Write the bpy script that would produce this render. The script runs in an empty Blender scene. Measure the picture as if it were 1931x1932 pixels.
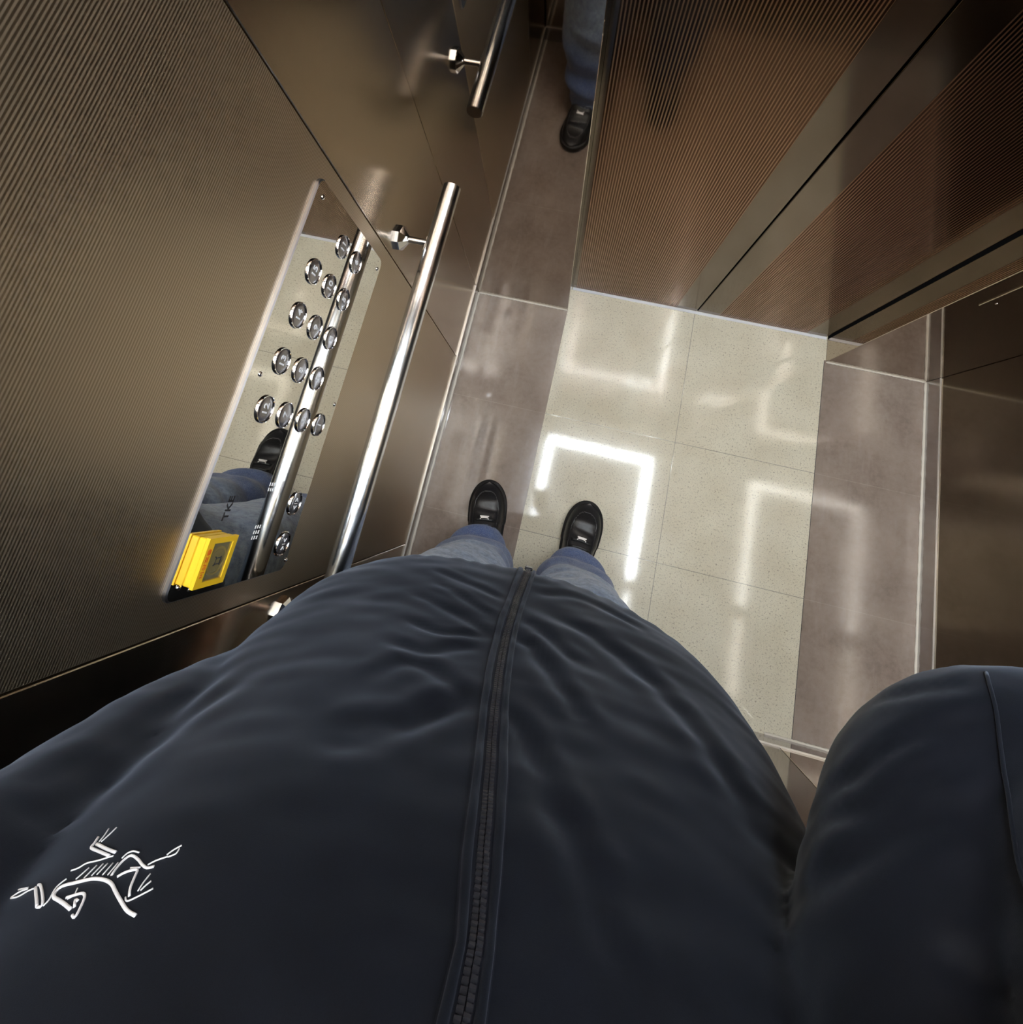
import bpy, bmesh, math, random
from mathutils import Vector, Matrix, noise
from mathutils.bvhtree import BVHTree
random.seed(7)
S = bpy.context.scene
COL = S.collection
PI = math.pi
# ------------------------------------------------------------------ camera
CAM = Vector((0.3423, -0.5654, 1.5492))
RW = Matrix(((0.9738256, 0.2235928, -0.0408642), (-0.2060245, 0.9442455, 0.2568159), (0.0960080, -0.2416749, 0.9655960)))
cd = bpy.data.cameras.new('camera')
cam = bpy.data.objects.new('camera', cd); COL.objects.link(cam)
cam.matrix_world = Matrix.Translation(CAM) @ RW.transposed().to_4x4()
cd.sensor_fit = 'HORIZONTAL'; cd.sensor_width = 36; cd.lens = 966.32 / 1931 * 36
cd.shift_x = (965.5 - 986.77) / 1931; cd.shift_y = (670.43 - 966) / 1931
cd.clip_start = 0.004; cd.clip_end = 50
S.camera = cam
# ------------------------------------------------------------------ world, exposure
w = bpy.data.worlds.new('world'); S.world = w; w.use_nodes = True
w.node_tree.nodes['Background'].inputs[0].default_value = (0.002, 0.002, 0.002, 1)
S.view_settings.view_transform = 'Standard'; S.view_settings.look = 'None'
S.view_settings.gamma = 1; S.view_settings.use_curve_mapping = False
S.view_settings.exposure = 0.5
LAMP = 48.0          # radiance of the ceiling light ring
H = 2.235            # cab height
W = 1.3879; D = 1.0284; A0 = 0.2954; A1 = 1.0954; DY = 0.0788   # cab width, depth, door opening, door recess

# ------------------------------------------------------------------ material helpers
def mat(name, col=(.5, .5, .5), rough=.5, metal=0, **kw):
    m = bpy.data.materials.new(name); m.use_nodes = True
    b = m.node_tree.nodes['Principled BSDF']
    b.inputs['Base Color'].default_value = (*col, 1); b.inputs['Roughness'].default_value = rough
    b.inputs['Metallic'].default_value = metal
    for k, v in kw.items(): b.inputs[k.replace('_', ' ')].default_value = v
    return m
def N(m, t, **kw):
    n = m.node_tree.nodes.new(t)
    for k, v in kw.items():
        if isinstance(k, str) and hasattr(n, k): setattr(n, k, v)
    return n
def L(m, a, b): m.node_tree.links.new(a, b)
def bsdf(m): return m.node_tree.nodes['Principled BSDF']
def objco(m): return N(m, 'ShaderNodeTexCoord').outputs['Object']
def mathn(m, op, a, b=None, c=None):
    n = N(m, 'ShaderNodeMath', operation=op)
    for i, v in enumerate((a, b, c)):
        if v is None: continue
        if isinstance(v, (int, float)): n.inputs[i].default_value = v
        else: L(m, v, n.inputs[i])
    return n.outputs[0]
def mixc(m, f, a, b):
    n = N(m, 'ShaderNodeMix', data_type='RGBA')
    for s, v in ((n.inputs[0], f), (n.inputs[6], a), (n.inputs[7], b)):
        if isinstance(v, tuple): s.default_value = (*v, 1)
        elif isinstance(v, (int, float)): s.default_value = v
        else: L(m, v, s)
    return n.outputs[2]
def noisef(m, scale, detail=3, rough=.5, vec=None, sc=None):
    n = N(m, 'ShaderNodeTexNoise'); n.inputs['Scale'].default_value = scale
    n.inputs['Detail'].default_value = detail; n.inputs['Roughness'].default_value = rough
    v = vec if vec is not None else objco(m)
    if sc:
        mp = N(m, 'ShaderNodeMapping'); mp.inputs['Scale'].default_value = sc; L(m, v, mp.inputs['Vector']); v = mp.outputs[0]
    L(m, v, n.inputs['Vector']); return n.outputs['Fac']
def maprange(m, v, a, b, c=0, d=1):
    n = N(m, 'ShaderNodeMapRange'); L(m, v, n.inputs[0])
    for i, x in enumerate((a, b, c, d)): n.inputs[i + 1].default_value = x
    return n.outputs[0]
def bump(m, h, strength=.3, dist=.001):
    n = N(m, 'ShaderNodeBump'); n.inputs['Strength'].default_value = strength; n.inputs['Distance'].default_value = dist
    L(m, h, n.inputs['Height']); L(m, n.outputs[0], bsdf(m).inputs['Normal']); return n

def brushed(name, col, rough, axis, amp=.015):
    """bronze tinted brushed steel, hairline grain along one axis"""
    m = mat(name, col, rough, 1)
    sc = {'z': (220, 220, 3), 'y': (220, 3, 220), 'x': (3, 220, 220)}[axis]
    f = noisef(m, 6, 4, .6, sc=sc)
    L(m, maprange(m, f, .3, .7, rough - amp, rough + amp), bsdf(m).inputs['Roughness'])
    return m
def ribbed(name, dark, light, pitch, axis, r1, r2, lo=None, hi=None):
    """steel sheet with fine etched pinstripes; axis is the direction across the stripes"""
    m = mat(name, dark, r1, 1)
    sx = N(m, 'ShaderNodeSeparateXYZ'); L(m, objco(m), sx.inputs[0])
    c = sx.outputs[{'x': 0, 'y': 1, 'z': 2}[axis]]
    s = mathn(m, 'SINE', mathn(m, 'MULTIPLY', c, 2 * PI / pitch))
    f = maprange(m, s, -.6, .6)
    L(m, mixc(m, f, dark, light), bsdf(m).inputs['Base Color'])
    L(m, maprange(m, f, 0, 1, r1, r2), bsdf(m).inputs['Roughness'])
    return m

M = {}
M['ribL'] = ribbed('bronze_steel_horizontal_pinstripe', (.42, .33, .23), (.66, .55, .41), .0027, 'z', .34, .47)
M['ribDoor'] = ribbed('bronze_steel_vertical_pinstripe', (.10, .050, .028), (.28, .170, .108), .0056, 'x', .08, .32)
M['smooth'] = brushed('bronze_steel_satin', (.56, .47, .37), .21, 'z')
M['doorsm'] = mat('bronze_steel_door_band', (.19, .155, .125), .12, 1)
M['mirror'] = mat('bronze_mirror_steel', (.45, .385, .325), .03, 1)
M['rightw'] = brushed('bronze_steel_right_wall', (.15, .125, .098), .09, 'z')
M['skirt'] = mat('grey_skirting_steel', (.46, .44, .44), .16, 1)
M['ledge'] = mat('skirting_edge', (.75, .72, .68), .3, .6)
M['chrome'] = mat('polished_chrome', (.86, .86, .87), .05, 1)
M['rail'] = mat('polished_rail_steel', (.80, .83, .88), .085, 1)
rb = M['rail']; bsdf(rb).inputs['Roughness'].default_value = .17; bsdf(rb).inputs['Anisotropic'].default_value = .85
tg = N(rb, 'ShaderNodeTangent', direction_type='RADIAL', axis='Y'); L(rb, tg.outputs[0], bsdf(rb).inputs['Tangent'])
M['copm'] = mat('mirror_panel_steel', (.83, .81, .76), .012, 1)
M['edge'] = mat('panel_edge_steel', (.34, .34, .37), .32, 1)
M['dark'] = mat('dark_gap', (.01, .008, .006), .6)
M['caulk'] = mat('cream_sealant', (.80, .74, .64), .45)
M['button'] = mat('satin_button_face', (.27, .255, .265), .25, .9)
M['white'] = mat('white_marking', (.95, .95, .98), .5)
M['black'] = mat('black_print', (.012, .012, .015), .35)
M['yellow'] = mat('yellow_plastic', (.93, .58, .02), .38)
M['orange'] = mat('orange_print', (.72, .12, .01), .45)
M['clear'] = mat('clear_cover', (.9, .85, .6), .08, 0, Transmission_Weight=.9, IOR=1.3)
M['brass'] = mat('button_inside_cover', (.50, .38, .10), .35, .3)
M['greypl'] = mat('grey_plastic_backing', (.28, .25, .18), .4)
M['ceil'] = mat('ceiling_panel', (.90, .90, .90), .4)
lm = bpy.data.materials.new('lamp_diffuser'); lm.use_nodes = True; M['lamp'] = lm
nt = lm.node_tree; nt.nodes.clear(); e = nt.nodes.new('ShaderNodeEmission'); o = nt.nodes.new('ShaderNodeOutputMaterial')
e.inputs[0].default_value = (.88, .95, 1.0, 1); e.inputs[1].default_value = LAMP; nt.links.new(e.outputs[0], o.inputs[0])

def floor_materials():
    m = mat('beige_speckled_tile', (.66, .59, .42), .05, IOR=1.5); M['beige'] = m
    co = objco(m)
    big = noisef(m, 9, 3, .5)
    base = mixc(m, maprange(m, big, .35, .65), (.76, .70, .545), (.84, .79, .635))
    n1 = noisef(m, 210, 2, .55); n2 = noisef(m, 520, 1, .5)
    c = mixc(m, maprange(m, n1, .58, .70, 0, .68), base, (.26, .20, .13))
    c = mixc(m, maprange(m, n2, .60, .72, 0, .60), c, (.20, .17, .12))
    c = mixc(m, maprange(m, noisef(m, 140, 2, .5), .60, .74, 0, .35), c, (.85, .80, .66))
    sx = N(m, 'ShaderNodeSeparateXYZ'); L(m, co, sx.inputs[0])
    line = None
    for ax, v in ((0, .689), (1, -.3414), (1, -.6832)):
        d = mathn(m, 'ABSOLUTE', mathn(m, 'SUBTRACT', sx.outputs[ax], v))
        k = maprange(m, d, .0004, .0013, 1, 0)
        line = k if line is None else mathn(m, 'MAXIMUM', line, k)
    c = mixc(m, mathn(m, 'MULTIPLY', line, .62), c, (.10, .085, .065))
    L(m, c, bsdf(m).inputs['Base Color'])
    L(m, maprange(m, noisef(m, 60, 3, .6), .3, .7, .03, .07), bsdf(m).inputs['Roughness'])
    h = mathn(m, 'ADD', mathn(m, 'MULTIPLY', noisef(m, 260, 2, .6), 1.0), mathn(m, 'MULTIPLY', line, -2))
    bump(m, h, .30, .00012)
    m = mat('brown_stone_tile', (.19, .14, .115), .14, IOR=1.5); M['brown'] = m
    co = objco(m)
    a = noisef(m, 7, 5, .62); b = noisef(m, 60, 4, .7); s = noisef(m, 5, 3, .6, sc=(6, 1, 1))
    c = mixc(m, maprange(m, a, .3, .7), (.215, .160, .128), (.35, .28, .232))
    c = mixc(m, maprange(m, b, .35, .75, 0, .5), c, (.40, .33, .28))
    c = mixc(m, maprange(m, s, .55, .75, 0, .35), c, (.44, .375, .33))
    c = mixc(m, maprange(m, noisef(m, 240, 2), .62, .75, 0, .3), c, (.07, .05, .04))
    sx = N(m, 'ShaderNodeSeparateXYZ'); L(m, co, sx.inputs[0])
    line = None
    for v in (-.3414, -.6832):
        d = mathn(m, 'ABSOLUTE', mathn(m, 'SUBTRACT', sx.outputs[1], v))
        k = maprange(m, d, .0003, .0012, 1, 0)
        line = k if line is None else mathn(m, 'MAXIMUM', line, k)
    c = mixc(m, mathn(m, 'MULTIPLY', line, mathn(m, 'MULTIPLY', b, .55)), c, (.60, .52, .42))
    L(m, c, bsdf(m).inputs['Base Color'])
    L(m, maprange(m, a, .3, .7, .04, .10), bsdf(m).inputs['Roughness'])
    bump(m, noisef(m, 130, 3, .6), .15, .0001)
floor_materials()

def fabric(name, col, rough, sheen, scale=2600, fine=.15, tintnoise=.2):
    m = mat(name, col, rough, 0, Sheen_Weight=sheen, Sheen_Roughness=.4)
    bsdf(m).inputs['Sheen Tint'].default_value = (.66, .77, 1, 1)
    bsdf(m).inputs['Specular IOR Level'].default_value = .16
    n = noisef(m, scale, 2, .6); b = noisef(m, 22, 3, .6)
    k = mathn(m, 'ADD', mathn(m, 'MULTIPLY', n, .6), mathn(m, 'MULTIPLY', b, .4))
    c2 = tuple(min(1, v * (1 + tintnoise * 2)) for v in col); c1 = tuple(v * (1 - tintnoise) for v in col)
    L(m, mixc(m, maprange(m, k, .35, .65), c1, c2), bsdf(m).inputs['Base Color'])
    bump(m, n, fine, .0004)
    return m
M['jacket'] = fabric('navy_black_shell_fabric', (.0036, .0046, .0082), .62, .18)
M['tape'] = fabric('zipper_tape_fabric', (.010, .011, .017), .55, .10)
M['teeth'] = mat('dark_zipper_teeth', (.028, .028, .034), .34, .2)
M['thread'] = mat('white_embroidery_thread', (.78, .78, .82), .6, Sheen_Weight=.3)
M['leather'] = mat('black_leather', (.012, .012, .014), .42)
M['tagm'] = mat('bright_silver', (.9, .9, .9), .4, .6)
bump(M['leather'], noisef(M['leather'], 420, 3), .25, .0005)
M['rubber'] = mat('black_rubber_sole', (.011, .011, .012), .5)
M['skin'] = mat('skin', (.56, .34, .24), .5, Subsurface_Weight=.1, Subsurface_Scale=.01)
M['hair'] = mat('black_hair', (.012, .010, .009), .45)
def denim():
    m = mat('faded_blue_denim', (.2, .28, .42), .8, Sheen_Weight=.25); M['denim'] = m
    co = objco(m); sx = N(m, 'ShaderNodeSeparateXYZ'); L(m, co, sx.inputs[0])
    worn_lit = maprange(m, mathn(m, 'ADD', sx.outputs[2], mathn(m, 'MULTIPLY', noisef(m, 7, 3), .22)), .36, .46)   # lit thighs and shaded shins painted in by height, together with wear
    c = mixc(m, worn_lit, (.060, .105, .270), (.33, .45, .63))
    c = mixc(m, maprange(m, noisef(m, 26, 4, .65), .38, .7, 0, .55), c, (.12, .19, .40))
    c = mixc(m, maprange(m, noisef(m, 90, 4, .7), .40, .66, 0, .6), c, (.055, .085, .20))
    tw = noisef(m, 420, 3, .7); c = mixc(m, maprange(m, tw, .45, .75, 0, .45), c, (.46, .52, .62))
    L(m, c, bsdf(m).inputs['Base Color']); bump(m, tw, .35, .0006)
    h = mat('denim_hem', (.12, .16, .28), .85); M['hem'] = h
    L(h, mixc(h, maprange(h, noisef(h, 130, 3), .4, .62), (.06, .085, .17), (.26, .33, .48)), bsdf(h).inputs['Base Color'])
denim()

# ------------------------------------------------------------------ mesh helpers
def obj(name, bm, m=None, parent=None, smooth=False, mats=None, autos=None):
    me = bpy.data.meshes.new(name); bm.to_mesh(me); bm.free()
    o = bpy.data.objects.new(name, me); COL.objects.link(o)
    for k in (mats or ([m] if m else [])): me.materials.append(M[k] if isinstance(k, str) else k)
    if smooth: me.polygons.foreach_set('use_smooth', [True] * len(me.polygons))
    if parent is not None: o.parent = parent
    if autos is not None:
        me.polygons.foreach_set('use_smooth', [True] * len(me.polygons)); me.set_sharp_from_angle(angle=autos)
    return o
def tag(o, label, cat, group=None):
    o['label'] = label; o['category'] = cat
    if group: o['group'] = group
    return o
def struct(o): o['kind'] = 'structure'; return o
def empty(name, loc=(0, 0, 0)):
    o = bpy.data.objects.new(name, None); COL.objects.link(o); o.location = loc; o.empty_display_size = .02; return o
def box(bm, x0, x1, y0, y1, z0, z1, mi=0, bev=0):
    t = bmesh.new()
    bmesh.ops.create_cube(t, size=1)
    for v in t.verts: v.co = Vector(((x0 + x1) / 2 + v.co.x * (x1 - x0), (y0 + y1) / 2 + v.co.y * (y1 - y0), (z0 + z1) / 2 + v.co.z * (z1 - z0)))
    if bev: bmesh.ops.bevel(t, geom=t.edges[:], offset=bev, segments=1, affect='EDGES', profile=.5)
    for f in t.faces: f.material_index = mi
    me = bpy.data.meshes.new('t'); t.to_mesh(me); t.free(); bm.from_mesh(me); bpy.data.meshes.remove(me)
    return bm
def B(*a, **k): return box(bmesh.new(), *a, **k)
def merge(bm, t):
    me = bpy.data.meshes.new('t'); t.to_mesh(me); t.free(); bm.from_mesh(me); bpy.data.meshes.remove(me)
def frames(pts):
    out = []; n = len(pts); up = None
    for i in range(n):
        t = (pts[min(i + 1, n - 1)] - pts[max(i - 1, 0)]).normalized()
        if up is None: up = Vector((0, 0, 1)) if abs(t.z) < .9 else Vector((0, 1, 0))
        s = t.cross(up).normalized(); u = s.cross(t).normalized(); up = u
        out.append((s, u))
    return out
def tube(bm, pts, rad, seg=12, caps=True, mi=0):
    """tube along pts; rad a number, a list, or a list of (a, b)"""
    pts = [Vector(p) for p in pts]; fr = frames(pts); rings = []
    for i, p in enumerate(pts):
        r = rad[i] if isinstance(rad, (list, tuple)) else rad
        a, b = r if isinstance(r, (list, tuple)) else (r, r)
        s, u = fr[i]
        rings.append([bm.verts.new(p + s * (a * math.cos(2 * PI * k / seg)) + u * (b * math.sin(2 * PI * k / seg))) for k in range(seg)])
    for i in range(len(rings) - 1):
        for k in range(seg):
            f = bm.faces.new((rings[i][k], rings[i][(k + 1) % seg], rings[i + 1][(k + 1) % seg], rings[i + 1][k])); f.material_index = mi
    if caps:
        for r in (rings[0][::-1], rings[-1]):
            f = bm.faces.new(r); f.material_index = mi
    return bm
def lathe(bm, prof, origin, axis, seg=40, mi=0, caps=True):
    """prof: (radius, height) pairs; axis: unit direction"""
    ax = Vector(axis).normalized(); s = ax.orthogonal().normalized(); u = ax.cross(s); o = Vector(origin); rings = []
    for r, h in prof:
        rings.append([bm.verts.new(o + ax * h + (s * math.cos(2 * PI * k / seg) + u * math.sin(2 * PI * k / seg)) * max(r, 1e-5)) for k in range(seg)])
    for i in range(len(rings) - 1):
        for k in range(seg):
            f = bm.faces.new((rings[i][k], rings[i][(k + 1) % seg], rings[i + 1][(k + 1) % seg], rings[i + 1][k])); f.material_index = mi
    if caps: bm.faces.new(rings[0][::-1]).material_index = mi; bm.faces.new(rings[-1]).material_index = mi
    bmesh.ops.recalc_face_normals(bm, faces=bm.faces)
    return bm
def plate(bm, y0, y1, z0, z1, x0, x1, r, bev=.0012, seg=8):
    """rounded rectangle plate on the left wall"""
    pts = []
    for cy, cz, a0 in ((y1 - r, z1 - r, 0), (y0 + r, z1 - r, 90), (y0 + r, z0 + r, 180), (y1 - r, z0 + r, 270)):
        for k in range(seg + 1):
            a = math.radians(a0 + 90 * k / seg); pts.append((cy + r * math.cos(a), cz + r * math.sin(a)))
    a = [bm.verts.new((x0, y, z)) for y, z in pts]; cy, cz = (y0 + y1) / 2, (z0 + z1) / 2
    def inset(y, z, d):
        return (y + (d if y < cy else -d), z + (d if z < cz else -d))
    b = [bm.verts.new((x1 - bev, y, z)) for y, z in pts]; c = [bm.verts.new((x1, *inset(y, z, bev))) for y, z in pts]
    n = len(pts)
    for p, q, mi in ((a, b, 1), (b, c, 1)):
        for k in range(n): bm.faces.new((p[k], p[(k + 1) % n], q[(k + 1) % n], q[k])).material_index = mi
    bm.faces.new(c).material_index = 0; bm.faces.new(a[::-1])
    bmesh.ops.recalc_face_normals(bm, faces=bm.faces)
    return bm
def text(name, s, size, mw, depth, m, parent, align='CENTER', shear=0, scale=(1, 1), bold=0):
    c = bpy.data.curves.new(name, 'FONT'); c.body = s; c.size = size; c.extrude = depth; c.align_x = align; c.align_y = 'CENTER'; c.offset = bold
    t = bpy.data.objects.new(name, c); COL.objects.link(t)
    bpy.context.view_layer.update()
    me = bpy.data.meshes.new_from_object(t.evaluated_get(bpy.context.evaluated_depsgraph_get()))
    bpy.data.objects.remove(t); bpy.data.curves.remove(c)
    for v in me.vertices: v.co.x *= scale[0]; v.co.y *= scale[1]
    me.transform(mw); me.materials.clear(); me.materials.append(M[m])
    o = bpy.data.objects.new(name, me); COL.objects.link(o); o.parent = parent; return o
def on_left(x, y, z):      # text plane on the left wall: reads towards the door (+y), up = +z, faces +x
    return Matrix(((0, 0, 1, x), (1, 0, 0, y), (0, 1, 0, z), (0, 0, 0, 1)))
_obj, _text = obj, text
def adopt(o, parent):
    if parent is not None and parent.type == 'EMPTY': o.matrix_parent_inverse = Matrix.Translation(-parent.location)
    return o
def obj(name, bm, m=None, parent=None, **k): return adopt(_obj(name, bm, m, parent, **k), parent)
def text(*a, **k): return adopt(_text(*a, **k), a[6])

# ================================================================== THE CAB
SK = .056      # skirting height
def grid_floor():
    bm = bmesh.new()
    box(bm, A0, A1 - .005, -D - .05, DY + .004, -.04, 0, 0)
    box(bm, A1 - .005, A1, .004, DY + .004, -.04, 0, 0)
    box(bm, -.05, A0, -D - .05, .004, -.04, 0, 1); box(bm, A1 - .005, W + .05, -D - .05, .004, -.04, 0, 1)
    return bm
struct(obj('floor', grid_floor(), mats=['beige', 'brown']))
# ceiling: slab with a recessed channel is not visible; plain panelled slab
bm = bmesh.new(); box(bm, -.05, W + .05, -D - .05, .15, H, H + .05)
struct(obj('ceiling', bm, 'ceil'))
# left wall: three sheets with joints, the middle one pinstriped
def sheet_wall_left():
    bm = bmesh.new()
    box(bm, -.06, -.012, -D - .05, .06, 0, H + .02, 2)
    g = .0011
    for y0, y1, mi in ((-D + .0005, -.7883 - g, 0), (-.7883 + g, -.2371 - g, 1), (-.2371 + g, -.0005, 0)):
        box(bm, -.014, -.0028, y0, y1, .02, H, mi, bev=.0009)
    return bm
struct(obj('wall_left', sheet_wall_left(), mats=['smooth', 'ribL', 'dark']))
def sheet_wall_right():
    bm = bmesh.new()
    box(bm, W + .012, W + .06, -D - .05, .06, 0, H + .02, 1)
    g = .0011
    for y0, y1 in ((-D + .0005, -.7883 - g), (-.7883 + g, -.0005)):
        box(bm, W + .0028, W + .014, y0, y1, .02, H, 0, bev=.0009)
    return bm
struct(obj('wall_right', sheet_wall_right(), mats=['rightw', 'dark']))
def sheet_wall_back():
    bm = bmesh.new()
    box(bm, -.05, W + .05, -D - .06, -D - .012, 0, H + .02, 2)
    g = .0011
    for x0, x1, mi in ((0, .351 - g, 0), (.351 + g, 1.037 - g, 1), (1.037 + g, W, 0)):
        box(bm, x0, x1, -D - .014, -D - .0028, .02, H, mi, bev=.0009)
    return bm
struct(obj('wall_back', sheet_wall_back(), mats=['mirror', 'doorsm', 'dark']))
# front return panels with the door reveal
bm = B(-.04, A0, 0, DY - .006, 0, H + .02, bev=.0012)
struct(obj('wall_front_left', bm, 'mirror'))
bm = B(A1, W + .04, 0, DY - .006, 0, H + .02, bev=.0012)
struct(obj('wall_front_right', bm, 'mirror'))
bm = B(A0, A1, .002, DY - .006, 2.10, H + .02, bev=.001)
struct(obj('wall_front_header', bm, 'mirror'))
# centre opening doors
def leaf(x0, x1, smooth_ranges):
    bm = bmesh.new(); box(bm, x0, x1, DY, DY + .03, .004, 2.12, 0, bev=.0012)
    # sheet faces: split into pinstriped and plain strips laid flush on the leaf
    for a, b, mi in smooth_ranges: box(bm, a, b, DY - .0006, DY + .002, .006, 2.12, mi)
    return bm
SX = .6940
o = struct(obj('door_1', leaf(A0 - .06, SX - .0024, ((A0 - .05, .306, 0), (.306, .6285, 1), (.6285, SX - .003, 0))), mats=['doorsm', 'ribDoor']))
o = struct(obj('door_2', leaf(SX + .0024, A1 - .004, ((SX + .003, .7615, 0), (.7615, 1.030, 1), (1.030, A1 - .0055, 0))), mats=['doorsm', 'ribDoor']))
bm = B(A0 - .08, A1 + .02, DY + .032, DY + .05, -.02, 2.2); struct(obj('wall_front_shaft', bm, 'dark'))
# skirtings, their top ledges, sealant beads
def skirting(name, x0, x1, y0, y1, side):
    bm = bmesh.new(); box(bm, x0, x1, y0, y1, 0, SK, 0)
    t = .0012
    box(bm, x0 - (0), x1 + (t if side == 'L' else 0), y0, y1 + (t if side == 'B' else 0), SK, SK + .0016, 1) if side != 'R' else box(bm, x0 - t, x1, y0, y1, SK, SK + .0016, 1)
    return struct(obj(name, bm, mats=['skirt', 'ledge']))
skirting('baseboard_left', -.0028, 0, -D + .001, -.001, 'L')
skirting('baseboard_right', W, W + .0028, -D + .001, -.001, 'R')
skirting('baseboard_back', 0, W, -D - .0028, -D, 'B')
def bead(name, p, q, r, seed):
    a, b = Vector(p), Vector(q); n = 90; rnd = random.Random(seed); pts = []; rad = []
    for i in range(n + 1):
        pts.append(a.lerp(b, i / n)); k = r * (1 + .13 * math.sin(i * 1.7 + seed) + rnd.uniform(-.1, .1)); rad.append((k, k * .5))
    bm = bmesh.new(); tube(bm, pts, rad, 8); return struct(obj(name, bm, 'caulk', smooth=True))
bead('trim_1', (.0015, -D, .0005), (.0015, -.002, .0005), .0042, 1)
bead('trim_2', (W - .0015, -D, .0005), (W - .0015, -.002, .0005), .0048, 2)
bead('trim_3', (.002, -.0015, .0005), (A0 - .001, -.0015, .0005), .0034, 3)
bead('trim_4', (A1 + .001, -.0015, .0005), (W - .002, -.0015, .0005), .0034, 4)
bead('trim_5', (1.022, -D + .002, .0005), (W - .004, -D + .002, .0005), .0034, 5)
bm = B(A0 + .002, A1 - .004, DY - .0090, DY - .0002, -.002, .0026); struct(obj('trim_6', bm, 'white'))
bm = B(A1 - .0052, A1 - .0038, -D + .001, 0, -.002, .0004); struct(obj('trim_7', bm, 'dark'))

# ------------------------------------------------------------------ ceiling light ring
X0, X1, Y0, Y1, LW = .294, 1.038, -.985, -.178, .033
t = empty('ceiling_light', ((X0 + X1) / 2, (Y0 + Y1) / 2, H)); tag(t, 'three-sided run of white strip light set in the lift ceiling', 'ceiling light')
bm = bmesh.new()
for a in ((X0, X1, Y1 - LW, Y1), (X0, X0 + LW, Y0, Y1 - LW), (X1 - LW, X1, Y0, Y1 - LW)):
    box(bm, *a, H - .050, H - .026)
obj('diffuser', bm, 'lamp', t)
bm = bmesh.new()
for a in ((X0 - .008, X1 + .008, Y1, Y1 + .008), (X0 - .008, X1 + .008, Y0 - .008, Y0), (X0 - .008, X0, Y0, Y1), (X1, X1 + .008, Y0, Y1)):
    box(bm, *a, H - .006, H)
obj('frame', bm, 'edge', t)

# ------------------------------------------------------------------ handrail
t = empty('handrail', (0, -.51, .736)); tag(t, 'round polished steel handrail running along the left lift wall below the button panel', 'handrail')
RX, RZ, RR = .0654, .736, .0165
bm = bmesh.new()
lathe(bm, [(.004, 0), (RR - .0015, 0), (RR, .0015), (RR, .855), (RR - .0015, .8565), (.004, .8565)], (RX, -.0812 - .8565, RZ), (0, 1, 0), 64)
obj('rail', bm, 'rail', t, autos=.5)
for yb in (-.1965, -.822):
    bm = bmesh.new()
    lathe(bm, [(.0062, 0), (.0062, .046)], (.010, yb, RZ - .004), (1, 0, 0), 24)
    br = obj('bracket', bm, 'chrome', t, autos=.6)
    bm = bmesh.new()
    lathe(bm, [(.0235, -.0028), (.0235, .003), (.0225, .0042), (.0085, .0150), (.0068, .0165)], (0, yb, RZ - .004), (1, 0, 0), 8)
    obj('wall_rose', bm, 'chrome', br)
    bm = B(RX - .020, RX - .012, yb - .019, yb + .012, RZ - .011, RZ + .001, bev=.002)
    obj('saddle', bm, 'chrome', br)

# ------------------------------------------------------------------ car operating panel on the left wall
PX = .0018
t = empty('lift_button_panel', (0, -.508, .897)); tag(t, 'mirror-polished horizontal lift button panel with floor buttons, above the handrail', 'control panel')
bm = bmesh.new(); plate(bm, -.7545, -.2645, .777, 1.0175, -.0028, PX, .0115, .0014)
obj('faceplate', bm, mats=['copm', 'edge'], parent=t)
def button(y, z, legend, kind='num'):
    bm = bmesh.new()
    lathe(bm, [(.002, PX + .0021), (.0080, PX + .0020), (.0140, PX + .0016), (.0150, PX + .0010), (.0152, PX + .0002)], (0, y, z), (1, 0, 0), 40)
    b = obj('button', bm, 'button', t, autos=.5)
    b['label'] = {'num': 'round satin button', 'open': 'door open button', 'close': 'door close button'}[kind]
    bm = bmesh.new()
    lathe(bm, [(.0152, PX), (.0170, PX), (.0170, PX + .0012), (.0166, PX + .0022), (.0157, PX + .0024), (.0152, PX + .0010)], (0, y, z), (1, 0, 0), 40, caps=False)
    obj('bezel', bm, 'chrome', b, autos=.5)
    if kind == 'num':
        text('number', legend, .0138, on_left(PX + .00225, y, z + .001), .0002, 'white', b, bold=.00022, scale=(1.15, 1))
    else:
        bm = bmesh.new(); s = 1 if kind == 'open' else -1
        for d in (-1, 1):
            a = (PX + .00225, y + d * .0052 + s * d * .0022, z); q = y + d * .0052 - s * d * .0022
            tube(bm, [(PX + .00225, q, z + .0036), a, (PX + .00225, q, z - .0036)], .0006, 6)
        if kind == 'open': pass
        tube(bm, [(PX + .00225, y, z + .0036), (PX + .00225, y, z - .0036)], .0005, 6)
        obj('symbol', bm, 'white', b)
for i, n in enumerate((12, 13, 14, 15)): button(-.5472 + .0595 * i, .9640, str(n))
for i, n in enumerate((7, 8, 9, 10, 11)): button(-.5472 + .0595 * i, .9160, str(n))
for i, n in enumerate((2, 3, 4, 5, 6)): button(-.5472 + .0595 * i, .8660, str(n))
button(-.5472, .8165, '1')
button(-.6600, .8105, '', 'open'); button(-.7155, .8075, '', 'close')
for y, z in ((-.2840, 1.0000), (-.2838, .7890), (-.5117, .9965), (-.5114, .7845), (-.7405, .7800), (-.7400, 1.0030)):
    bm = bmesh.new(); lathe(bm, [(.0032, PX), (.0030, PX + .0010), (.0018, PX + .0018), (.0004, PX + .0020)], (0, y, z), (1, 0, 0), 20)
    obj('screw', bm, 'chrome', t, smooth=True)
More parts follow.
